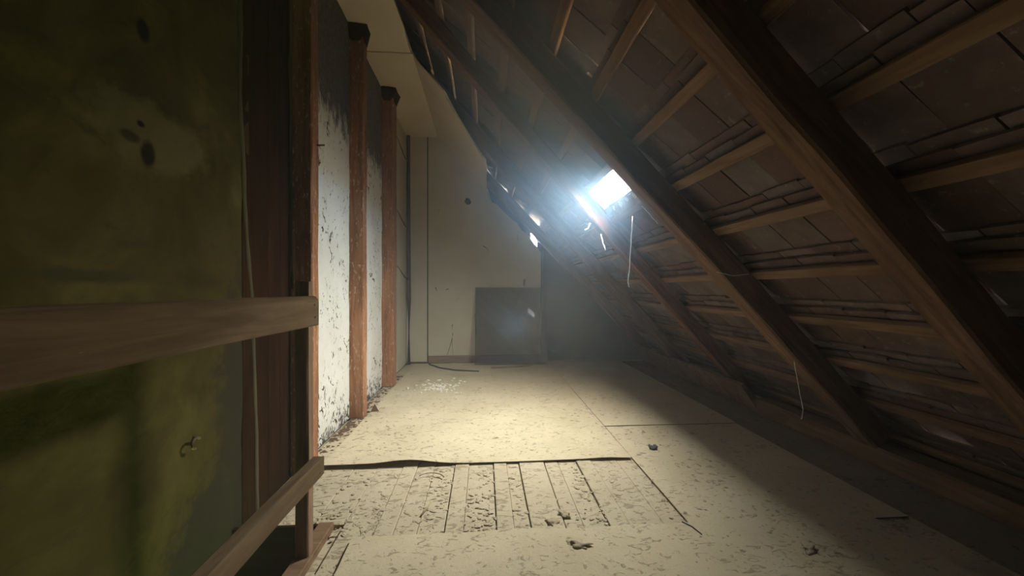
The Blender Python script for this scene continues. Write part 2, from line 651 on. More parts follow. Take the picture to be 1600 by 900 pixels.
def wall_panel(name, y0, y1, z0, z1, mat, edge0=0.0, edge1=0.0, thick=0.02, seed=1):
    """Plaster panel on the left wall, front face at XW, gently uneven, with wavering side edges."""
    bm = bmesh.new()
    ny, nz = max(2, int((y1 - y0) / 0.06)), max(4, int((z1 - z0) / 0.08))
    g = []
    for j in range(nz + 1):
        z = z0 + (z1 - z0) * j / nz
        e0 = y0 + edge0 * (noise.noise(Vector((z * 2.1, seed, 0))) + 0.4 * noise.noise(Vector((z * 9, seed, 3))))
        e1 = y1 + edge1 * (noise.noise(Vector((z * 2.1, seed, 5))) + 0.4 * noise.noise(Vector((z * 9, seed, 8))))
        row = []
        for i in range(ny + 1):
            y = e0 + (e1 - e0) * i / ny
            xx = XW + 0.007 * noise.noise(Vector((y * 3, z * 3, seed))) + 0.003 * noise.noise(Vector((y * 11, z * 11, seed)))
            row.append(bm.verts.new((xx, y, z)))
        g.append(row)
    for j in range(nz):
        for i in range(ny):
            bm.faces.new((g[j][i], g[j][i + 1], g[j + 1][i + 1], g[j + 1][i]))
    r = bmesh.ops.extrude_face_region(bm, geom=bm.faces[:])
    for v in r['geom']:
        if isinstance(v, bmesh.types.BMVert):
            v.co.x = XW - 0.03
    return link(name, mesh(name, bm), mat, wl)


wall_panel('olive_plaster', -1.2, 2.13, -2.5, 4.2, MAT['olive'], 0, 0.0, seed=3)
wall_panel('plaster_panel', 2.62, 3.70, 0.0, 4.0, MAT['whitewash'], seed=4)
wall_panel('plaster_panel', 3.72, 4.84, 0.0, 4.0, MAT['whitewash'], seed=5)
wall_panel('corner_panel', 4.90, YF, 0.0, 4.0, MAT['far_plaster'], seed=6)


# plaster lip against the boards: a lumpy strip
def lip(name, pts, r, mat, seed):
    bm = bmesh.new()
    n = 60
    rings = []
    for i in range(n + 1):
        t = i / n * (len(pts) - 1)
        k = min(int(t), len(pts) - 2)
        p = Vector(pts[k]).lerp(Vector(pts[k + 1]), t - k)
        p.y += 0.012 * noise.noise(Vector((p.z * 4, seed, 0)))
        rr = r * (1 + 0.55 * noise.noise(Vector((p.z * 7, seed, 2))))
        rings.append([bm.verts.new(p + Vector((math.cos(a) * rr * 0.6, math.sin(a) * rr, 0))) for a in (2 * PI * q / 8 for q in range(8))])
    for a, b in zip(rings, rings[1:]):
        for q in range(8):
            bm.faces.new((a[q], a[(q + 1) % 8], b[(q + 1) % 8], b[q]))
    bm.faces.new(rings[0][::-1])
    bm.faces.new(rings[-1])
    return link(name, mesh(name, bm, True), mat, wl)


lip('plaster_lip', [(XW, 2.055, 3.9), (XW, 2.06, 2.2), (XW, 2.10, 1.6), (XW, 2.155, 1.17), (XW, 2.19, 0.6), (XW, 2.22, -0.4), (XW, 2.24, -1.5)], 0.016, MAT['plaster_edge'], 2)
lip('plaster_lip', [(XW + 0.004, 2.565, 3.9), (XW + 0.004, 2.565, 2.4), (XW + 0.004, 2.59, 1.6), (XW + 0.004, 2.60, 1.2)], 0.014, MAT['plaster_edge'], 5)
for k, (y0, y1) in enumerate(((2.08, 2.315), (2.322, 2.45), (2.456, 2.575))):
    bm = bmesh.new()
    add_box(bm, XW - 0.025, XW + 0.003 - 0.004 * k, y0, y1, -2.4, 4.0)
    bmesh.ops.bevel(bm, geom=bm.edges[:], offset=0.003, segments=1, affect='EDGES')
    me = mesh('wall_board', bm)
    me.transform(Matrix.Rotation(PI / 2, 4, 'Y'))           # grain along local x
    o = link('wall_board', me, MAT['dark_board'], wl)
    o.rotation_euler = (0, -PI / 2, 0)


# three timber posts standing in front of the wall
def post(y0, y1, x1, label, seed, mat):
    L = 3.62
    me = timber('timber_post', L, y1 - y0, x1 - XW + 0.012, seed, 26, 0.008, 0.005, 0.004)
    o = link('timber_post', me, mat, None, (x1, y0, 0.0), (0, -PI / 2, 0))
    # local x -> up, local z -> -x
    tag(o, label, 'post', 'timber posts along the left wall')
    return o


def post_cap(o, w, d, seed):
    bm = bmesh.new()
    n = 10
    lo_, hi_ = [], []
    for k in range(n):
        a = 2 * PI * k / n
        q = 1 + 0.25 * noise.noise(Vector((math.cos(a) * 2, math.sin(a) * 2, seed)))
        cx, cy = math.copysign(min(1, abs(math.cos(a)) * 1.35), math.cos(a)), math.copysign(min(1, abs(math.sin(a)) * 1.35), math.sin(a))
        lo_.append(bm.verts.new((3.50, w / 2 + cy * w * 0.52, d / 2 + cx * d * 0.52)))
        hi_.append(bm.verts.new((3.645, w / 2 + cy * w * 0.78 * q, d / 2 + cx * d * 0.72 * q)))
    for k in range(n):
        bm.faces.new((lo_[k], lo_[(k + 1) % n], hi_[(k + 1) % n], hi_[k]))
    bm.faces.new(lo_[::-1])
    bm.faces.new(hi_)
    c = link('post_head', mesh('post_head', bm), MAT['dark_board'], o)
    c['label'] = 'sooty flared post head'


p1 = post(2.588, 2.69, -1.12, 'reddish timber post nearest the stair railing, beside dark boards', 1, MAT['post'])
p2 = post(3.655, 3.765, -1.12, 'mottled reddish timber post between the two whitewashed panels', 2, MAT['post'])
p3 = post(4.79, 4.965, -1.112, 'farthest reddish timber post, just before the thin corner pipe', 3, MAT['post'])
post_cap(p2, 0.11, 0.14, 2)
post_cap(p3, 0.175, 0.15, 3)

# ------------------------------------------------------------------ far wall
wf = struct(link('wall_far', None))
bpy.data.objects.remove(wf)
bm = bmesh.new()
# backing gable, deeper on the right
zr = lambda X, off: ZR + off / math.cos(A_SL) - M_SLOPE * X
add_box(bm, XW - 0.3, 0.93, YF + 0.02, YF + 0.3, -0.2, 0.6)
V = lambda x_, z_: Vector((x_, YF + 0.02, z_))
for pts in ([V(XW - 0.3, 0.6), V(0.765, 0.6), V(0.765, zr(0.765, 0.197)), V(-1.0, zr(-1.0, 0.197)), V(XW - 0.3, 4.4)],
            [V(0.765, 0.6), V(0.87, 0.6), V(0.87, 1.885), V(0.82, 1.89), V(0.765, 1.93)],        # a gap to the sky is left above
            [V(0.87, 0.6), V(0.93, 0.6), V(0.93, zr(0.93, 0.197)), V(0.87, zr(0.87, 0.197))]):
    poly_slab(bm, pts, Vector((0, 0.28, 0)))
pts = [Vector((0.93, YF + 0.22, -0.2)), Vector((3.6, YF + 0.22, -0.2)), Vector((0.93, YF + 0.22, zr(0.93, 0.197)))]
poly_slab(bm, pts, Vector((0, 0.2, 0)))
wf = struct(link('wall_far', mesh('wall_far', bm), MAT['rough_dark']))


def far_panel(name, pts, mat, seed):
    bm = bmesh.new()
    poly_slab(bm, [Vector((x_, YF + 0.004 * (seed % 3), z_)) for x_, z_ in pts], Vector((0, 0.025, 0)))
    return link(name, mesh(name, bm), mat, wf)


far_panel('corner_panel', [(XW, 0.02), (-0.925, 0.02), (-0.925, 3.66), (XW, 3.66)], MAT['far_plaster'], 1)
edge = [(0.06, 2.70), (0.12, 2.62), (0.20, 2.58), (0.27, 2.50), (0.36, 2.41), (0.45, 2.33), (0.53, 2.28), (0.60, 2.17), (0.70, 2.10), (0.755, 2.04), (0.77, 1.925), (0.82, 1.885), (0.87, 1.875), (0.925, 1.80)]
far_panel('main_panel', [(-0.905, 0.02), (0.925, 0.02)] + edge[::-1] + [(0.04, 2.87), (-0.72, 3.66), (-0.905, 3.66)], MAT['far_plaster'], 3)
far_panel('joint_strip', [(-0.926, 0.02), (-0.904, 0.02), (-0.904, 3.66), (-0.926, 3.66)], MAT['plaster_edge'], 2)
link('wall_edge_post', box_mesh('wall_edge_post', 0.928, 0.985, YF - 0.02, YF + 0.24, 0, 1.95, 0.004), MAT['rough_dark'], wf)
bb = struct(link('baseboard_far', box_mesh('baseboard_far', -0.90, 0.92, YF - 0.02, YF, 0.0, 0.115, 0.003), MAT['skirting']))

stain = lump('dark_plug', (0, 0, 0), 0.055, 0.055, 0.008, 4, MAT['rough_dark'], 2, 0.4)
stain.parent, stain.location, stain.rotation_euler = wf, (-0.27, YF + 0.004, 2.615), (PI / 2, 0, 0)
for k_, cr in enumerate(([(-0.52, 0.62), (-0.515, 0.45), (-0.525, 0.36), (-0.51, 0.12)], [(-0.52, 0.40), (-0.57, 0.22), (-0.60, 0.13)], [(-0.79, 1.22), (-0.77, 1.17), (-0.775, 1.10)], [(-0.62, 1.18), (-0.585, 1.2), (-0.57, 1.17)], [(-0.13, 0.45), (-0.15, 0.75), (-0.14, 1.0)], [(-0.03, 1.9), (0.04, 1.86), (0.06, 1.80)])):
    c_ = tube('plaster_crack', [(x_, YF + 0.003, z_) for x_, z_ in cr], 0.008, MAT['wire'], 5, 0.5, wf)
# rear and closing walls (behind the camera)
bm = bmesh.new()
poly_slab(bm, [Vector((XW - 0.3, -1.05, -0.2)), Vector((3.6, -1.05, -0.2)), Vector((-1.2, -1.05, zr(-1.2, 0.2)))  , Vector((XW - 0.3, -1.05, 4.6))], Vector((0, -0.15, 0)))
struct(link('wall_back', mesh('wall_back', bm), MAT['rough_dark']))

# ------------------------------------------------------------------ ceiling: flat plaster with a joint, and a torn lining on the slope
bm = bmesh.new()
add_box(bm, XW - 0.3, -0.60, -1.2, 7.0, 4.42, 4.6)
add_box(bm, XW - 0.3, -0.965, -1.2, 4.165, 4.15, 4.42)          # ridge blocking, open for a hand's breadth
add_box(bm, XW - 0.3, -0.965, 4.19, 7.0, 4.15, 4.42)
ceil = struct(link('ceiling', mesh('ceiling', bm), MAT['rough_dark']))
bm = bmesh.new()
jg = jag((-0.765, 4.055, ZC), (-0.80, -1.2, ZC), 50, 0.02, 3, (1, 0, 0))
poly_slab(bm, [Vector((XW - 0.02, -1.2, ZC)), Vector((XW - 0.02, 4.055, ZC))] + jg + [Vector((-0.80, -1.2, ZC))], Vector((0, 0, 0.025)))
link('ceiling_panel', mesh('ceiling_panel', bm), MAT['ceiling'], ceil)
link('ceiling_panel', box_mesh('ceiling_panel', XW - 0.02, -0.748, 4.068, YF + 0.02, ZC - 0.002, ZC + 0.025), MAT['ceiling'], ceil)
bm = bmesh.new()
s0 = -0.745 / math.cos(A_SL)


def xs(X):
    return X / math.cos(A_SL)


tor = [(-0.745, 4.07), (-0.68, 4.18), (-0.56, 4.14), (-0.42, 4.17), (-0.33, 4.40), (-0.21, 4.70), (-0.10, 4.80), (0.02, 4.93)]
edge3 = []
for (xa, ya), (xb, yb) in zip(tor, tor[1:]):
    edge3 += jag(rp(xs(xa), ya, -0.004), rp(xs(xb), yb, -0.004), 14, 0.055, xa * 7, (ES * 0.6 + Vector((0, 0.5, 0))))
pts = [rp(s0, YF + 0.02, -0.004)] + edge3 + [rp(xs(0.02), 4.93, -0.004), rp(xs(0.04), 5.3, -0.004), rp(xs(0.03), 5.8, -0.004), rp(xs(0.045), YF + 0.02, -0.004)]
poly_slab(bm, pts[::-1], -EN * 0.018)
link('sloped_panel', mesh('sloped_panel', bm), MAT['ceiling'], ceil)
# curled paper at the torn edge
bm = bmesh.new()
for k in range(4):
    a = rp(xs(-0.40 + 0.1 * k), 4.2 + 0.17 * k, -0.03)
    tube_bm(bm, [a, a + Vector((0.05, 0.10, -0.07)), a + Vector((0.10, 0.2, -0.11))], 0.006, 5, 0.4)
stuff(link('torn_paper_shreds', mesh('torn_paper_shreds', bm), MAT['torn'], ceil))

# ------------------------------------------------------------------ roof covering: battens and plain tiles
roof = struct(empty('roof', RO, (0, A_SL, 0)))
PITCH = 0.39
SB = lambda k: 1.99 + PITCH * k
KS = range(-9, 6)
for k in KS:
    me = timber('batten', 8.2, 0.062, 0.034, 40 + k, 30, 0.004, 0.003, 0.006)
    me.transform(Matrix.Rotation(PI / 2, 4, 'Z'))            # along y, width to -x
    me.transform(Matrix.Translation((0.031, 0, 0)))
    # the grain direction of these objects is y: turn the mesh back so that local x is the grain
    me.transform(Matrix.Rotation(-PI / 2, 4, 'Z'))
    o = link('batten', me, MAT['batten'], roof, (SB(k), -1.15, 0.163), (0, 0, PI / 2))
TW = 0.228


def tile_mesh(name, L, w, t=0.015):
    bm = bmesh.new()
    # plain tile: x down the slope from its head at 0, rounded tail, camber
    ny = 4
    ys = [w * (i / ny - 0.5) for i in range(ny + 1)]
    top, bot = [], []
    for x_ in (0.0, L * 0.5, None):
        for arr, dz in ((bot, 0.0), (top, t)):
            arr.append([bm.verts.new(((L - 0.05 * (2 * abs(y) / w) ** 2.2) if x_ is None else x_, y, dz + 0.004 * (1 - (2 * y / w) ** 2))) for y in ys])
    for i in range(2):
        for j in range(ny):
            bm.faces.new((bot[i][j], bot[i][j + 1], bot[i + 1][j + 1], bot[i + 1][j]))
            bm.faces.new((top[i][j], top[i + 1][j], top[i + 1][j + 1], top[i][j + 1]))
    for i in range(2):
        bm.faces.new((bot[i][0], bot[i + 1][0], top[i + 1][0], top[i][0]))
        bm.faces.new((bot[i][ny], top[i][ny], top[i + 1][ny], bot[i + 1][ny]))
    for j in range(ny):
        bm.faces.new((bot[0][j], top[0][j], top[0][j + 1], bot[0][j + 1]))
        bm.faces.new((bot[2][j], bot[2][j + 1], top[2][j + 1], top[2][j]))
    return mesh(name, bm)


base_me = tile_mesh('roof_tile', 0.49, TW - 0.005)
upper_me = tile_mesh('roof_tile', 0.49, TW - 0.004)
for m_ in (base_me, upper_me):
    m_.materials.append(MAT['tile'])
rt = random.Random(5)
TILT = math.atan(0.045 / PITCH)
place = []
for k in KS:
    for layer in (0, 1):
        for j in range(-13, 22):
            y = 1.79 + TW * (j + (0.5 if layer == 0 else 0.0))     # base gaps at 1.79 + j*TW
            head = SB(k) - (0.075 if layer == 0 else 0.125) + rt.uniform(-0.010, 0.010)
            off = 0.199 + (0.0 if layer == 0 else 0.021)
            # the skylight's hole
            if SKY_Y0 - 0.02 < y + TW / 2 and y - TW / 2 < SKY_Y1 + 0.02 and head < SKY_S1 and head + 0.47 > SKY_S0 + 0.02:
                continue
            # one covering tile has gone above the skylight: the joint there shows a crack of daylight
            if layer == 1 and k == -3 and j == 2:
                continue
            place.append((layer, k, j, head, y + (rt.uniform(-0.0025, 0.0025) if k != -3 else (0.0012 if j == 1 else -0.0012)), off + rt.uniform(0, 0.003), rt.uniform(-0.018, 0.018), rt.uniform(-0.01, 0.01)))


def seen_rank(p):
    layer, k, j, head, y, off, rz, ry = p
    c = rp(head + 0.25, y, 0.2)
    v = Vector((c.x, c.y, c.z - 1.2))
    d = v.length
    if c.y < 0.15 or c.z > 3.6 or c.z < 0.1:
        return 1e6
    b = 1.0
    if 1.4 < y < 2.4 or 2.5 < y < 3.5:
        b = 0.45
    return d * b * (1.35 if layer else 1.0)


place.sort(key=seen_rank)
rest = Soup()
for n_, p in enumerate(place):
    layer, k, j, head, y, off, rz, ry = p
    me = upper_me if layer else base_me
    if n_ < 295:
        link('roof_tile', me, None, roof, (head, y, off), (0, -TILT + ry, rz))
    else:
        mt = Matrix.Translation((head, y, off)) @ Matrix.Rotation(rz, 4, 'Z') @ Matrix.Rotation(-TILT + ry, 4, 'Y')
        n0 = len(rest.v)
        rest.v += [mt @ v.co for v in me.vertices]
        rest.f += [[i + n0 for i in pl.vertices] for pl in me.polygons]
stuff(link('roof_tiles_beyond', rest.mesh('roof_tiles_beyond'), MAT['tile'], roof))

# ------------------------------------------------------------------ the skylight (roof hatch of one pane)
win = struct(empty('window_1', RO, (0, A_SL, 0)), 'small square skylight between two rafters, glaring white')
bm = bmesh.new()
y0, y1, a0, a1 = SKY_Y0, SKY_Y1, SKY_S0, SKY_S1
f = 0.022
for (xa, xb, ya, yb) in ((a0 - f, a0, y0 - f, y1 + f), (a1, a1 + f, y0 - f, y1 + f), (a0, a1, y0 - f, y0), (a0, a1, y1, y1 + f)):
    add_box(bm, xa, xb, ya, yb, 0.185 if ya < y1 else 0.13, 0.30)
link('frame', mesh('frame', bm), MAT['zinc'], win)
bm = bmesh.new()
for (xa, xb, ya, yb) in ((a0 - 0.50, a0 - f + 0.002, y0 - 0.32, y1 + 0.2), (a1 + f - 0.002, a1 + 0.28, y0 - 0.32, y1 + 0.2), (a0 - f, a1 + f, y0 - 0.32, y0 - f + 0.002), (a0 - f, a1 + f, y1 + f - 0.002, y1 + 0.2)):
    add_box(bm, xa, xb, ya, yb, 0.262 if xa < a0 - 0.3 else 0.252, 0.275)
link('flashing', mesh('flashing', bm), MAT['zinc'], win)
link('pane', box_mesh('pane', a0, a1, y0, y1, 0.206, 0.210), MAT['pane'], win)
bm = bmesh.new()
poly_slab(bm, [Vector((a1 - 0.002, y0 - 0.04, 0.205)), Vector((a1 + 0.006, y0 - 0.04, 0.222)), Vector((a1 + 0.118, y0 - 0.04, 0.168)), Vector((a1 + 0.112, y0 - 0.04, 0.154))], Vector((0, y1 - y0 + 0.05, 0)))
link('sill_board', mesh('sill_board', bm), MAT['batten'], win)
for k_, (ya, wd) in enumerate(((0.02, 0.10), (0.17, 0.08), (0.33, 0.12), (0.49, 0.08))):
    bm = bmesh.new()
    lump_bm(bm, (0, 0, 0), 0.028 * (0.6 + wd * 4), wd * 0.3, 0.010, 60 + k_, 2, True, 0.9)
    link('mortar_crumb', mesh('mortar_crumb', bm), MAT['torn'], win, (a1 + 0.055, y0 + ya + 0.03, 0.184 + 0.004 * (k_ % 2)), (PI, 0, 0))

# ------------------------------------------------------------------ rafters
RAF = [  # near edge at s=1, width, skew per metre, label
    (0.12, 0.13, 0.03, 'nearest sloping rafter, unlit, high in the upper right corner'),
    (1.24, 0.125, 0.024, 'broad brown rafter, second from the viewer, grainy face with dark side'),
    (2.375, 0.145, 0.012, 'brown rafter on the near side of the skylight'),
    (3.515, 0.13, 0.105, 'rafter on the far side of the skylight, orange where daylight strikes'),
    (4.80, 0.13, 0.065, 'hazy grey brown rafter beyond the skylight rafter, second from gable'),
    (6.12, 0.12, 0.0, 'faint rafter close against the far gable wall'),
]
S0, S1 = -1.62, 3.83
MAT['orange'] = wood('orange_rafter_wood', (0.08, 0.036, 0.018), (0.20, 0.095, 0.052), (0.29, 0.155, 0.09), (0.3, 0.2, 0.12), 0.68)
for i, (yn, w, sk, lab) in enumerate(RAF):
    thin = 0.03 if i == 3 else 0.0                    # the skylight rafter is hewn thinner
    me = timber('rafter', S1 - S0, w, 0.158 - thin, 10 + i, 40, 0.010, 0.005, 0.010, sk)
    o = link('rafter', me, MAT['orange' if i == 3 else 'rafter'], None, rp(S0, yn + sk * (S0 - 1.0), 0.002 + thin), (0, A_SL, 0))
    tag(o, lab, 'rafter', 'rafters of the roof slope')

# sills on the eaves side
me = timber('sill_beam', 4.6, 0.20, 0.14, 31, 30, 0.012, 0.006, 0.012)
o = link('sill_beam', me, MAT['sill'], None, (2.84, -1.0, -0.012), (0, 0, PI / 2))
tag(o, 'low dusty sill beam along the eaves, nearer length under the rafters', 'beam')
bm = bmesh.new()
n = 24
prev = None
for i in range(n + 1):
    y = 3.55 + (6.27 - 3.55) * i / n
    wv = 0.008 * noise.noise(Vector((y * 2, 3, 1)))
    cur = [bm.verts.new(v) for v in ((2.665 + wv, y, -0.006), (2.475 + wv, y, 0.265 + wv), (2.505 + wv, y, 0.283), (2.76, y, 0.02), (2.74, y, -0.006))]
    if prev:
        for q in range(5):
            bm.faces.new((prev[q], prev[(q + 1) % 5], cur[(q + 1) % 5], cur[q]))
    else:
        bm.faces.new(cur[::-1])
    prev = cur
bm.faces.new(prev)
me = mesh('eaves_board', bm)
o = link('eaves_board', me, MAT['sill'])
tag(o, 'wide sloping eaves board at far end, leaning under the last rafters', 'board')

# ------------------------------------------------------------------ hardboard sheets lying on the floorboards
def sheet(x0, x1, y0, y1, z, th, label, seed, lift=None, nx=40, ny=30, ragged=0.0):
    bm = bmesh.new()
    g = []
    for j in range(ny + 1):
        row = []
        for i in range(nx + 1):
            u, v = i / nx, j / ny
            xx, yy = x0 + (x1 - x0) * u, y0 + (y1 - y0) * v
            if ragged:
                xx += ragged * noise.noise(Vector((yy * 3, seed, 1))) * (1 if i in (0, nx) else 0)
                yy += ragged * noise.noise(Vector((xx * 3, seed, 5))) * (1 if j in (0, ny) else 0)
            zz = z + 0.0025 * noise.noise(Vector((xx * 2.0, yy * 2.0, seed)))
            if lift:
                zz += lift(xx, yy)
            row.append(bm.verts.new((xx, yy, zz + th)))
        g.append(row)
    for j in range(ny):
        for i in range(nx):
            bm.faces.new((g[j][i], g[j][i + 1], g[j + 1][i + 1], g[j + 1][i]))
    r = bmesh.ops.extrude_face_region(bm, geom=bm.faces[:])
    for v in r['geom']:
        if isinstance(v, bmesh.types.BMVert):
            v.co.z -= th
    me = mesh('hardboard_sheet', bm)
    me.materials.append(MAT['sheet'])
    me.materials.append(MAT['board_edge'])
    for pl in me.polygons:
        if pl.normal.y < -0.5:
            pl.material_index = 1
    o = link('hardboard_sheet', me)
    return tag(o, label, 'sheet', 'hardboard sheets on the attic floor')


def lift_a(x_, y_):
    e = max(0.0, 1 - (y_ - 2.64) / 0.4) ** 2
    c = math.exp(-((x_ + 0.52) / 0.20) ** 2) * 0.034 + 0.006 * math.exp(-((x_ - 0.85) / 0.12) ** 2) + 0.014 * max(0, min(1, (-x_ - 0.55) / 0.3))
    return e * (c + 0.003)


sheet(-1.10, 1.036, 2.64, YF - 0.08, 0.002, 0.005, 'big dusty hardboard sheet with curled dark front edge', 1, lift_a, 60, 50)
sheet(1.041, 2.24, 3.27, 6.2, 0.002, 0.005, 'dusty hardboard sheet at right, behind the long cross joint', 2)
sheet(1.041, 2.22, 1.86, 3.255, 0.001, 0.005, 'dusty hardboard sheet at right carrying the dark slate lump', 3)
sheet(-0.62, 2.02, 0.2, 1.88, 0.009, 0.006, 'dusty hardboard sheet in front of the bare floorboards', 4, None, 50, 30, 0.02)

# ------------------------------------------------------------------ railing round the stair opening
rail = empty('stair_railing', (-0.80, 1.77, 0))
tag(rail, 'plain wooden stair railing with two rails nailed to a slim post', 'railing')


def child_at(o, parent):
    o.parent = parent
    o.matrix_parent_inverse = Matrix.Translation(-parent.location)
    return o


me = timber('rail_post', 1.226, 0.055, 0.058, 51, 12, 0.006, 0.002, 0.003)
o = child_at(link('rail_post', me, MAT['new_batten'], None, (-0.776, 1.755, 0.006), (0, -PI / 2, 0)), rail)
bm = bmesh.new()
# handrail: a board with a rounded top edge, along -y from the post
prof = [(0.0, 0.0), (0.038, 0.0), (0.042, 0.004), (0.042, 0.095), (0.039, 0.115), (0.031, 0.126), (0.02, 0.130), (0.009, 0.126), (0.002, 0.115), (0.0, 0.095)]
rings = []
n = 30
for i in range(n + 1):
    t = i / n
    L = 2.55 * t
    wv = 0.004 * noise.noise(Vector((L * 2, 1, 1)))
    rings.append([bm.verts.new((L, y_ + wv, z_ + 0.004 * L + 0.003 * noise.noise(Vector((L * 3, q, 3))))) for q, (y_, z_) in enumerate(prof)])
for a, b in zip(rings, rings[1:]):
    for q in range(len(prof)):
        bm.faces.new((a[q], a[(q + 1) % len(prof)], b[(q + 1) % len(prof)], b[q]))
bm.faces.new(rings[0][::-1])
bm.faces.new(rings[-1])
hand = child_at(link('handrail', mesh('handrail', bm), MAT['rail'], None, (-0.776, 1.762, 1.038), (0, 0, -PI / 2)), rail)
me = timber('lower_rail', 2.55, 0.05, 0.08, 53, 24, 0.004, 0.003, 0.005)
low = child_at(link('lower_rail', me, MAT['rail'], None, (-0.768, 1.775, 0.371), (0, 0, -PI / 2)), rail)


def nail_dots(parent, pts, name='nail_head'):
    for (x_, y_, z_) in pts:
        bm = bmesh.new()
        bmesh.ops.create_cone(bm, cap_ends=True, segments=8, radius1=0.0045, radius2=0.004, depth=0.003)
        me_ = mesh(name, bm)
        me_.transform(Matrix.Rotation(PI / 2, 4, 'Y'))
        me_.materials.append(MAT['iron'])
        o_ = link(name, me_, None, None, (x_, y_, z_))
        o_.parent = parent
        o_.matrix_parent_inverse = (Matrix.Translation(rail.location) @ parent.matrix_parent_inverse @ Matrix.LocRotScale(parent.location, parent.rotation_euler, None)).inverted()


nail_dots(hand, [(-0.733, 1.725, 1.075), (-0.733, 1.72, 1.13)])
nail_dots(low, [(-0.717, 1.735, 0.395), (-0.717, 1.73, 0.43)])

# ------------------------------------------------------------------ glass sheet leaning on the far wall
LEAN = math.radians(12.5)
bm = bmesh.new()
add_box(bm, -0.15, 0.99, -0.0025, 0.0025, 0.0, 1.235)
o = link('glass_sheet', mesh('glass_sheet', bm), MAT['glass_sheet'], None, (0, 5.985, 0.012), (-LEAN, 0, math.radians(-0.9)))
tag(o, 'dark dusty glass sheet leaning against the pale far wall', 'glass sheet')

# corner pipe and its wires
pipe = tag(tube('corner_pipe', [(-1.195, 6.18, 0.0), (-1.19, 6.18, 1.0), (-1.197, 6.18, 2.2), (-1.20, 6.18, 3.62)], 0.028, MAT['pipe'], 10), 'thin dark vertical pipe in the corner of the far wall', 'pipe')
for z_ in (2.15, 1.35, 3.2):
    c = tube('pipe_clip', [(-1.19, 6.18, z_), (-1.225, 6.05, z_ + 0.02), (-1.25, 5.75, z_ + 0.14), (-1.252, 5.45, z_ + 0.2)], 0.008, MAT['wire'], 5, 1.0, pipe)

# ------------------------------------------------------------------ small things
tag(tube('floor_cable', [(-0.87, 6.12, 0.016), (-0.82, 6.02, 0.016), (-0.66, 5.80, 0.016), (-0.42, 5.62, 0.016), (-0.08, 5.52, 0.016)], 0.011, MAT['cable'], 7), 'thin dark cable curving over the floor before the far wall', 'cable')
tag(tube('wood_strip', [(0.10, 5.76, 0.016), (0.45, 5.79, 0.017), (0.74, 5.86, 0.017)], 0.012, MAT['skirting'], 5), 'thin pale wooden strip on the floor before the glass sheet', 'strip')
tag(tube('dark_stick', [(1.002, 1.885, 0.014), (1.03, 1.84, 0.016), (1.045, 1.78, 0.015)], 0.005, MAT['cable'], 5, 0.6), 'short dark stick on the near hardboard sheet', 'stick')
bm = bmesh.new()
v = [bm.verts.new(p) for p in ((0, 0, 0), (0.075, 0.02, 0), (0.05, 0.055, 0), (0.035, 0.02, 0.075))]
for fc in ((0, 2, 1), (0, 1, 3), (1, 2, 3), (2, 0, 3)):
    bm.faces.new([v[i] for i in fc])
tag(link('brick_chip', mesh('brick_chip', bm), MAT['brick_chip'], None, (-1.10, 3.80, 0.008)), 'dark brown triangular chip at the foot of the middle post', 'chip')
tag(lump('slate_lump', (1.26, 2.79, 0.005), 0.045, 0.03, 0.020, 3, MAT['slate'], 2, 0.9), 'dark bluish slate lump alone on the sheet at right', 'lump')
tag(lump('plaster_lump', (0.44, 1.755, 0.012), 0.028, 0.055, 0.012, 8, MAT['crumb'], 3, 0.9), 'pale jagged plaster lump near the front of the floor', 'lump')
tag(lump('plaster_lump', (1.48, 1.655, 0.012), 0.045, 0.028, 0.011, 14, MAT['crumb'], 3, 0.9), 'greyish plaster lump at lower right near the shadow', 'lump')
tag(lump('dirt_clod', (0.345, 1.955, -0.006), 0.032, 0.028, 0.013, 21, MAT['fluff'], 3, 0.9), 'dark dirt clod on the bare floorboards, left of a pair', 'clod')
tag(lump('dirt_clod', (0.415, 2.02, -0.006), 0.036, 0.028, 0.012, 25, MAT['fluff'], 3, 0.9), 'dark dirt clod on the bare floorboards, right of a pair', 'clod')
# straw curl on the boards
tag(tube('straw_curl', [(-0.34 + 0.085 * math.cos(a), 2.45 + 0.05 * math.sin(a), 0.004 + 0.012 * math.sin(a)) for a in [0.2 + 0.3 * i for i in range(9)]], 0.005, MAT['fluff'], 5, 0.5), 'curled twig on the floorboards by the raised sheet edge', 'twig')
tag(tube('straw_stalk', [(-0.335, 2.06, 0.0), (-0.31, 2.13, 0.004), (-0.30, 2.19, 0.0)], 0.005, MAT['straw'], 5, 0.6), 'pale straw stalk lying along the floorboard seam', 'straw')
# hook and nails
tag(tube('iron_hook', [(XW - 0.005, 1.745, 0.56)] + [(XW + 0.03, 1.72 + 0.026 * math.cos(a), 0.545 + 0.022 * math.sin(a)) for a in [0.6 + 0.5 * i for i in range(9)]], 0.0055, MAT['iron'], 6), 'small bent iron hook in the green lit wall', 'hook')
tag(tube('bent_nail', [(-1.128, 2.66, 2.16), (-1.105, 2.665, 2.163), (-1.075, 2.675, 2.168)], 0.006, MAT['iron'], 6), 'rusty nail sticking out of the nearest post', 'nail')
tag(tube('wire_loop', [(XW, 3.86, 2.74), (XW + 0.05, 3.9, 2.72), (XW + 0.09, 3.96, 2.62), (XW + 0.03, 3.9, 2.58), (XW, 3.87, 2.58)], 0.006, MAT['iron'], 6), 'bent wire loop on the panel behind the middle post', 'wire')
tag(tube('pale_peg', [(XW - 0.01, 2.37, 0.985), (XW + 0.02, 2.37, 0.98), (XW + 0.035, 2.37, 0.975)], 0.013, MAT['straw'], 8), 'small pale peg on the dark boards under the handrail', 'peg')
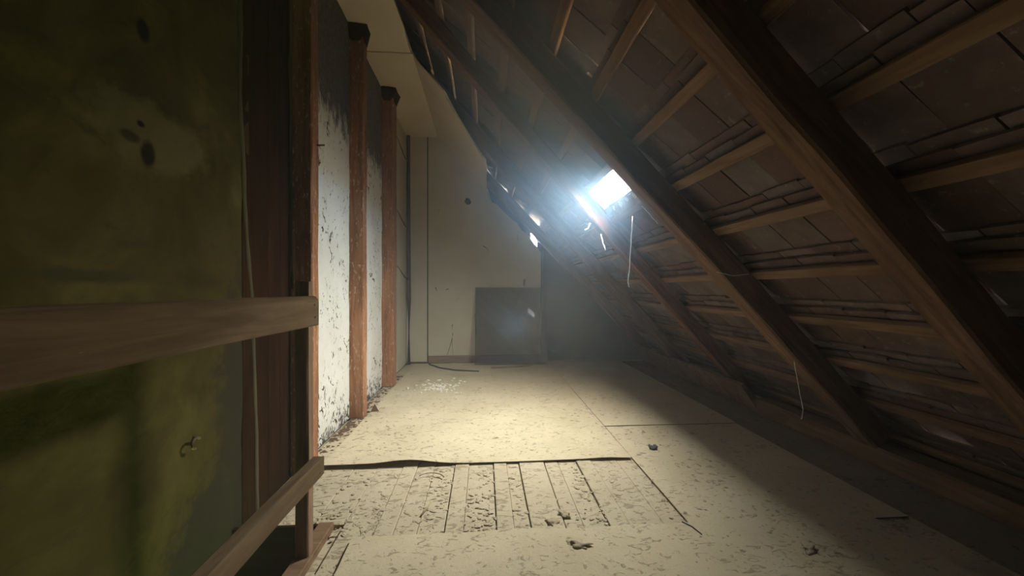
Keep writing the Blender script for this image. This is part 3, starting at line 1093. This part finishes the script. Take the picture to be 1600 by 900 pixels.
# white flakes before the far post: a countless patch
bm = bmesh.new()
rf = random.Random(3)
for q in range(110):
    r_ = abs(rf.gauss(0, 0.12))
    a_ = rf.uniform(0, 6.28)
    lump_bm(bm, (-0.56 + 1.5 * r_ * math.cos(a_), 4.73 + 1.6 * r_ * math.sin(a_), 0.007), rf.uniform(.01, .034), rf.uniform(.01, .024), rf.uniform(.006, .014), q, 1)
tag(stuff(link('plaster_flakes', mesh('plaster_flakes', bm), MAT['flake'])), 'patch of white plaster flakes on the floor beyond the posts', 'flakes')


# crumbs and fluff strewn over the floor
def ztop(x_, y_):
    if -1.10 < x_ < 1.03 and y_ > 2.64:
        return 0.007 + lift_a(x_, y_)
    if x_ > 1.04 and y_ > 1.885 or y_ < 1.88 and x_ > -0.62:
        return 0.014 if y_ < 1.88 else 0.007
    return -0.005


def strew(name, n_, seed, mat, label, sz, zone, cluster):
    bm_ = Soup()
    r = random.Random(seed)
    c = 0
    while c < n_:
        x_, y_ = zone(r)
        if x_ < STAIR_X + 0.08 and y_ < STAIR_Y + 0.03 or x_ < XW + 0.03 or x_ > 2.6 or y_ > 6.2:
            continue
        if r.random() > 0.25 + cluster * max(0, noise.noise(Vector((x_ * 2.3, y_ * 2.3, seed))) * 2.2):
            continue
        s_ = sz * r.uniform(0.4, 1.0) ** 2 * (1 + 0.14 * y_)
        bm_.lump((x_, y_, ztop(x_, y_) - 0.001), s_ * r.uniform(0.8, 2.0), s_, s_ * r.uniform(0.14, 0.32), r.randint(0, 99999))
        c += 1
    o_ = link(name, bm_.mesh(name), mat)
    return tag(stuff(o_), label, 'debris')


strew('plaster_crumbs', 2000, 11, MAT['crumb'], 'pale plaster crumbs strewn over the whole attic floor', 0.010, lambda r: (r.uniform(-1.2, 2.2), r.uniform(1.1, 1.1 + 5.1 * r.random())), 1.0)
strew('dust_fluff', 900, 12, MAT['fluff'], 'brown dust and fluff strewn over the attic floor', 0.009, lambda r: (r.uniform(-1.2, 2.2), r.uniform(1.1, 1.1 + 5.1 * r.random())), 1.0)
# dirt collected along the bare boards and the foot of the left wall
seams = [-1.05, -0.86, -0.70, -0.57, -0.43, -0.33, -0.24, 0.03, 0.20, 0.58, 0.80, -0.05, 0.62]
strew('seam_dirt', 420, 13, MAT['crumb'], 'dirt gathered along the seams of the bare floorboards', 0.011, lambda r: (r.choice(seams) + r.gauss(0, 0.025), r.uniform(1.9, 2.62)), 0.9)
strew('wall_foot_dirt', 500, 15, MAT['brick_chip'], 'dark dirt along the foot of the whitewashed wall', 0.012, lambda r: (XW + 0.03 + abs(r.gauss(0, 0.05)), r.uniform(2.5, 5.4)), 0.9)


# cobweb threads hanging under the skylight
def thread(pts, r, label):
    n = len(pts)
    out = []
    for i in range(n - 1):
        for q in range(4):
            p = Vector(pts[i]).lerp(Vector(pts[i + 1]), q / 4)
            p += Vector((noise.noise(p * 40), noise.noise(p * 40 + Vector((5, 0, 0))), 0)) * 0.004
            out.append(p)
    out.append(Vector(pts[-1]))
    return tag(tube('cobweb_thread', out, r, MAT['cobweb'], 5), label, 'cobweb', 'cobweb threads under the skylight')


thread([(1.162, 2.950, 1.770), (1.152, 2.950, 1.558), (1.136, 2.950, 1.331), (1.126, 2.950, 1.255), (1.136, 2.950, 1.210)], 0.0040, 'long white cobweb thread hanging straight down under the skylight')
thread([(1.049, 3.400, 1.691), (1.066, 3.400, 1.610), (1.090, 3.400, 1.547)], 0.0045, 'short curved cobweb hanging below the orange rafter face')
thread([(0.954, 3.420, 1.792), (0.937, 3.420, 1.745), (0.907, 3.420, 1.733)], 0.0045, 'tiny hooked cobweb under the top of the orange rafter face')
thread([(1.093, 2.600, 1.774), (1.152, 2.600, 1.713), (1.207, 2.600, 1.651)], 0.0028, 'thin slanting cobweb thread right of the skylight')
thread([(2.082, 2.450, 0.729), (2.109, 2.450, 0.577), (2.150, 2.450, 0.382), (2.137, 2.450, 0.317)], 0.0030, 'dusty cobweb hanging by the sill beam under the skylight rafter')
thread([(1.447, 2.300, 1.304), (1.551, 2.300, 1.280), (1.656, 2.300, 1.292)], 0.0020, 'faint sagging cobweb across the dark rafter side')

# ------------------------------------------------------------------ haze: dust hanging in the air
t = NT('dust_haze')
vs = t.new('ShaderNodeVolumeScatter')
vs.inputs['Color'].default_value = (0.74, 0.86, 1.0, 1)
vs.inputs['Density'].default_value = 0.018
vs.inputs['Anisotropy'].default_value = 0.35
t.link(vs.outputs[0], t.out.inputs['Volume'])
bm = bmesh.new()
hx = lambda z_: (ZR - z_) / M_SLOPE - 0.01
poly_slab(bm, [Vector((XW + 0.012, -1.0, 0.03)), Vector((hx(0.03), -1.0, 0.03)), Vector((hx(3.6), -1.0, 3.6)), Vector((XW + 0.012, -1.0, 3.6))], Vector((0, 6.25 + 1.0, 0)))
hz = link('dust_haze', mesh('dust_haze', bm), t.m)
tag(stuff(hz), 'bluish dust haze in the air glowing round the skylight', 'haze')
# volumes: lens glow added by the skylight, thicker dust in the far eaves
def veil(name, loc, rad, dens, col, label):
    t = NT(name)
    vs = t.new('ShaderNodeVolumeScatter')
    vs.inputs['Color'].default_value = (*col, 1)
    vs.inputs['Anisotropy'].default_value = 0.0
    tc = t.new('ShaderNodeTexCoord')
    ln = t.new('ShaderNodeVectorMath', operation='LENGTH')
    t.link(tc.outputs['Object'], ln.inputs[0])
    fall = t.math('POWER', t.math('MAXIMUM', t.math('SUBTRACT', 1.0, ln.outputs['Value']), 0.0), 2.0)
    t.link(t.math('MULTIPLY', fall, dens), vs.inputs['Density'])
    t.link(vs.outputs[0], t.out.inputs['Volume'])
    bm = bmesh.new()
    bmesh.ops.create_icosphere(bm, subdivisions=3, radius=1.0)
    o = link(name, mesh(name, bm), t.m, None, loc)
    o.scale = rad
    return tag(stuff(o), label, 'dust')


veil('skylight_lens_glow', (0.62, 2.35, 2.38), (1.2, 1.2, 1.2), 2.3, (0.36, 0.62, 1.0), 'blue volume added as lens glow round the skylight')
veil('eaves_dust', (1.15, 4.9, 0.9), (1.3, 1.6, 1.3), 0.22, (0.80, 0.86, 0.92), 'grey veil of dust in the far corner beyond the skylight')
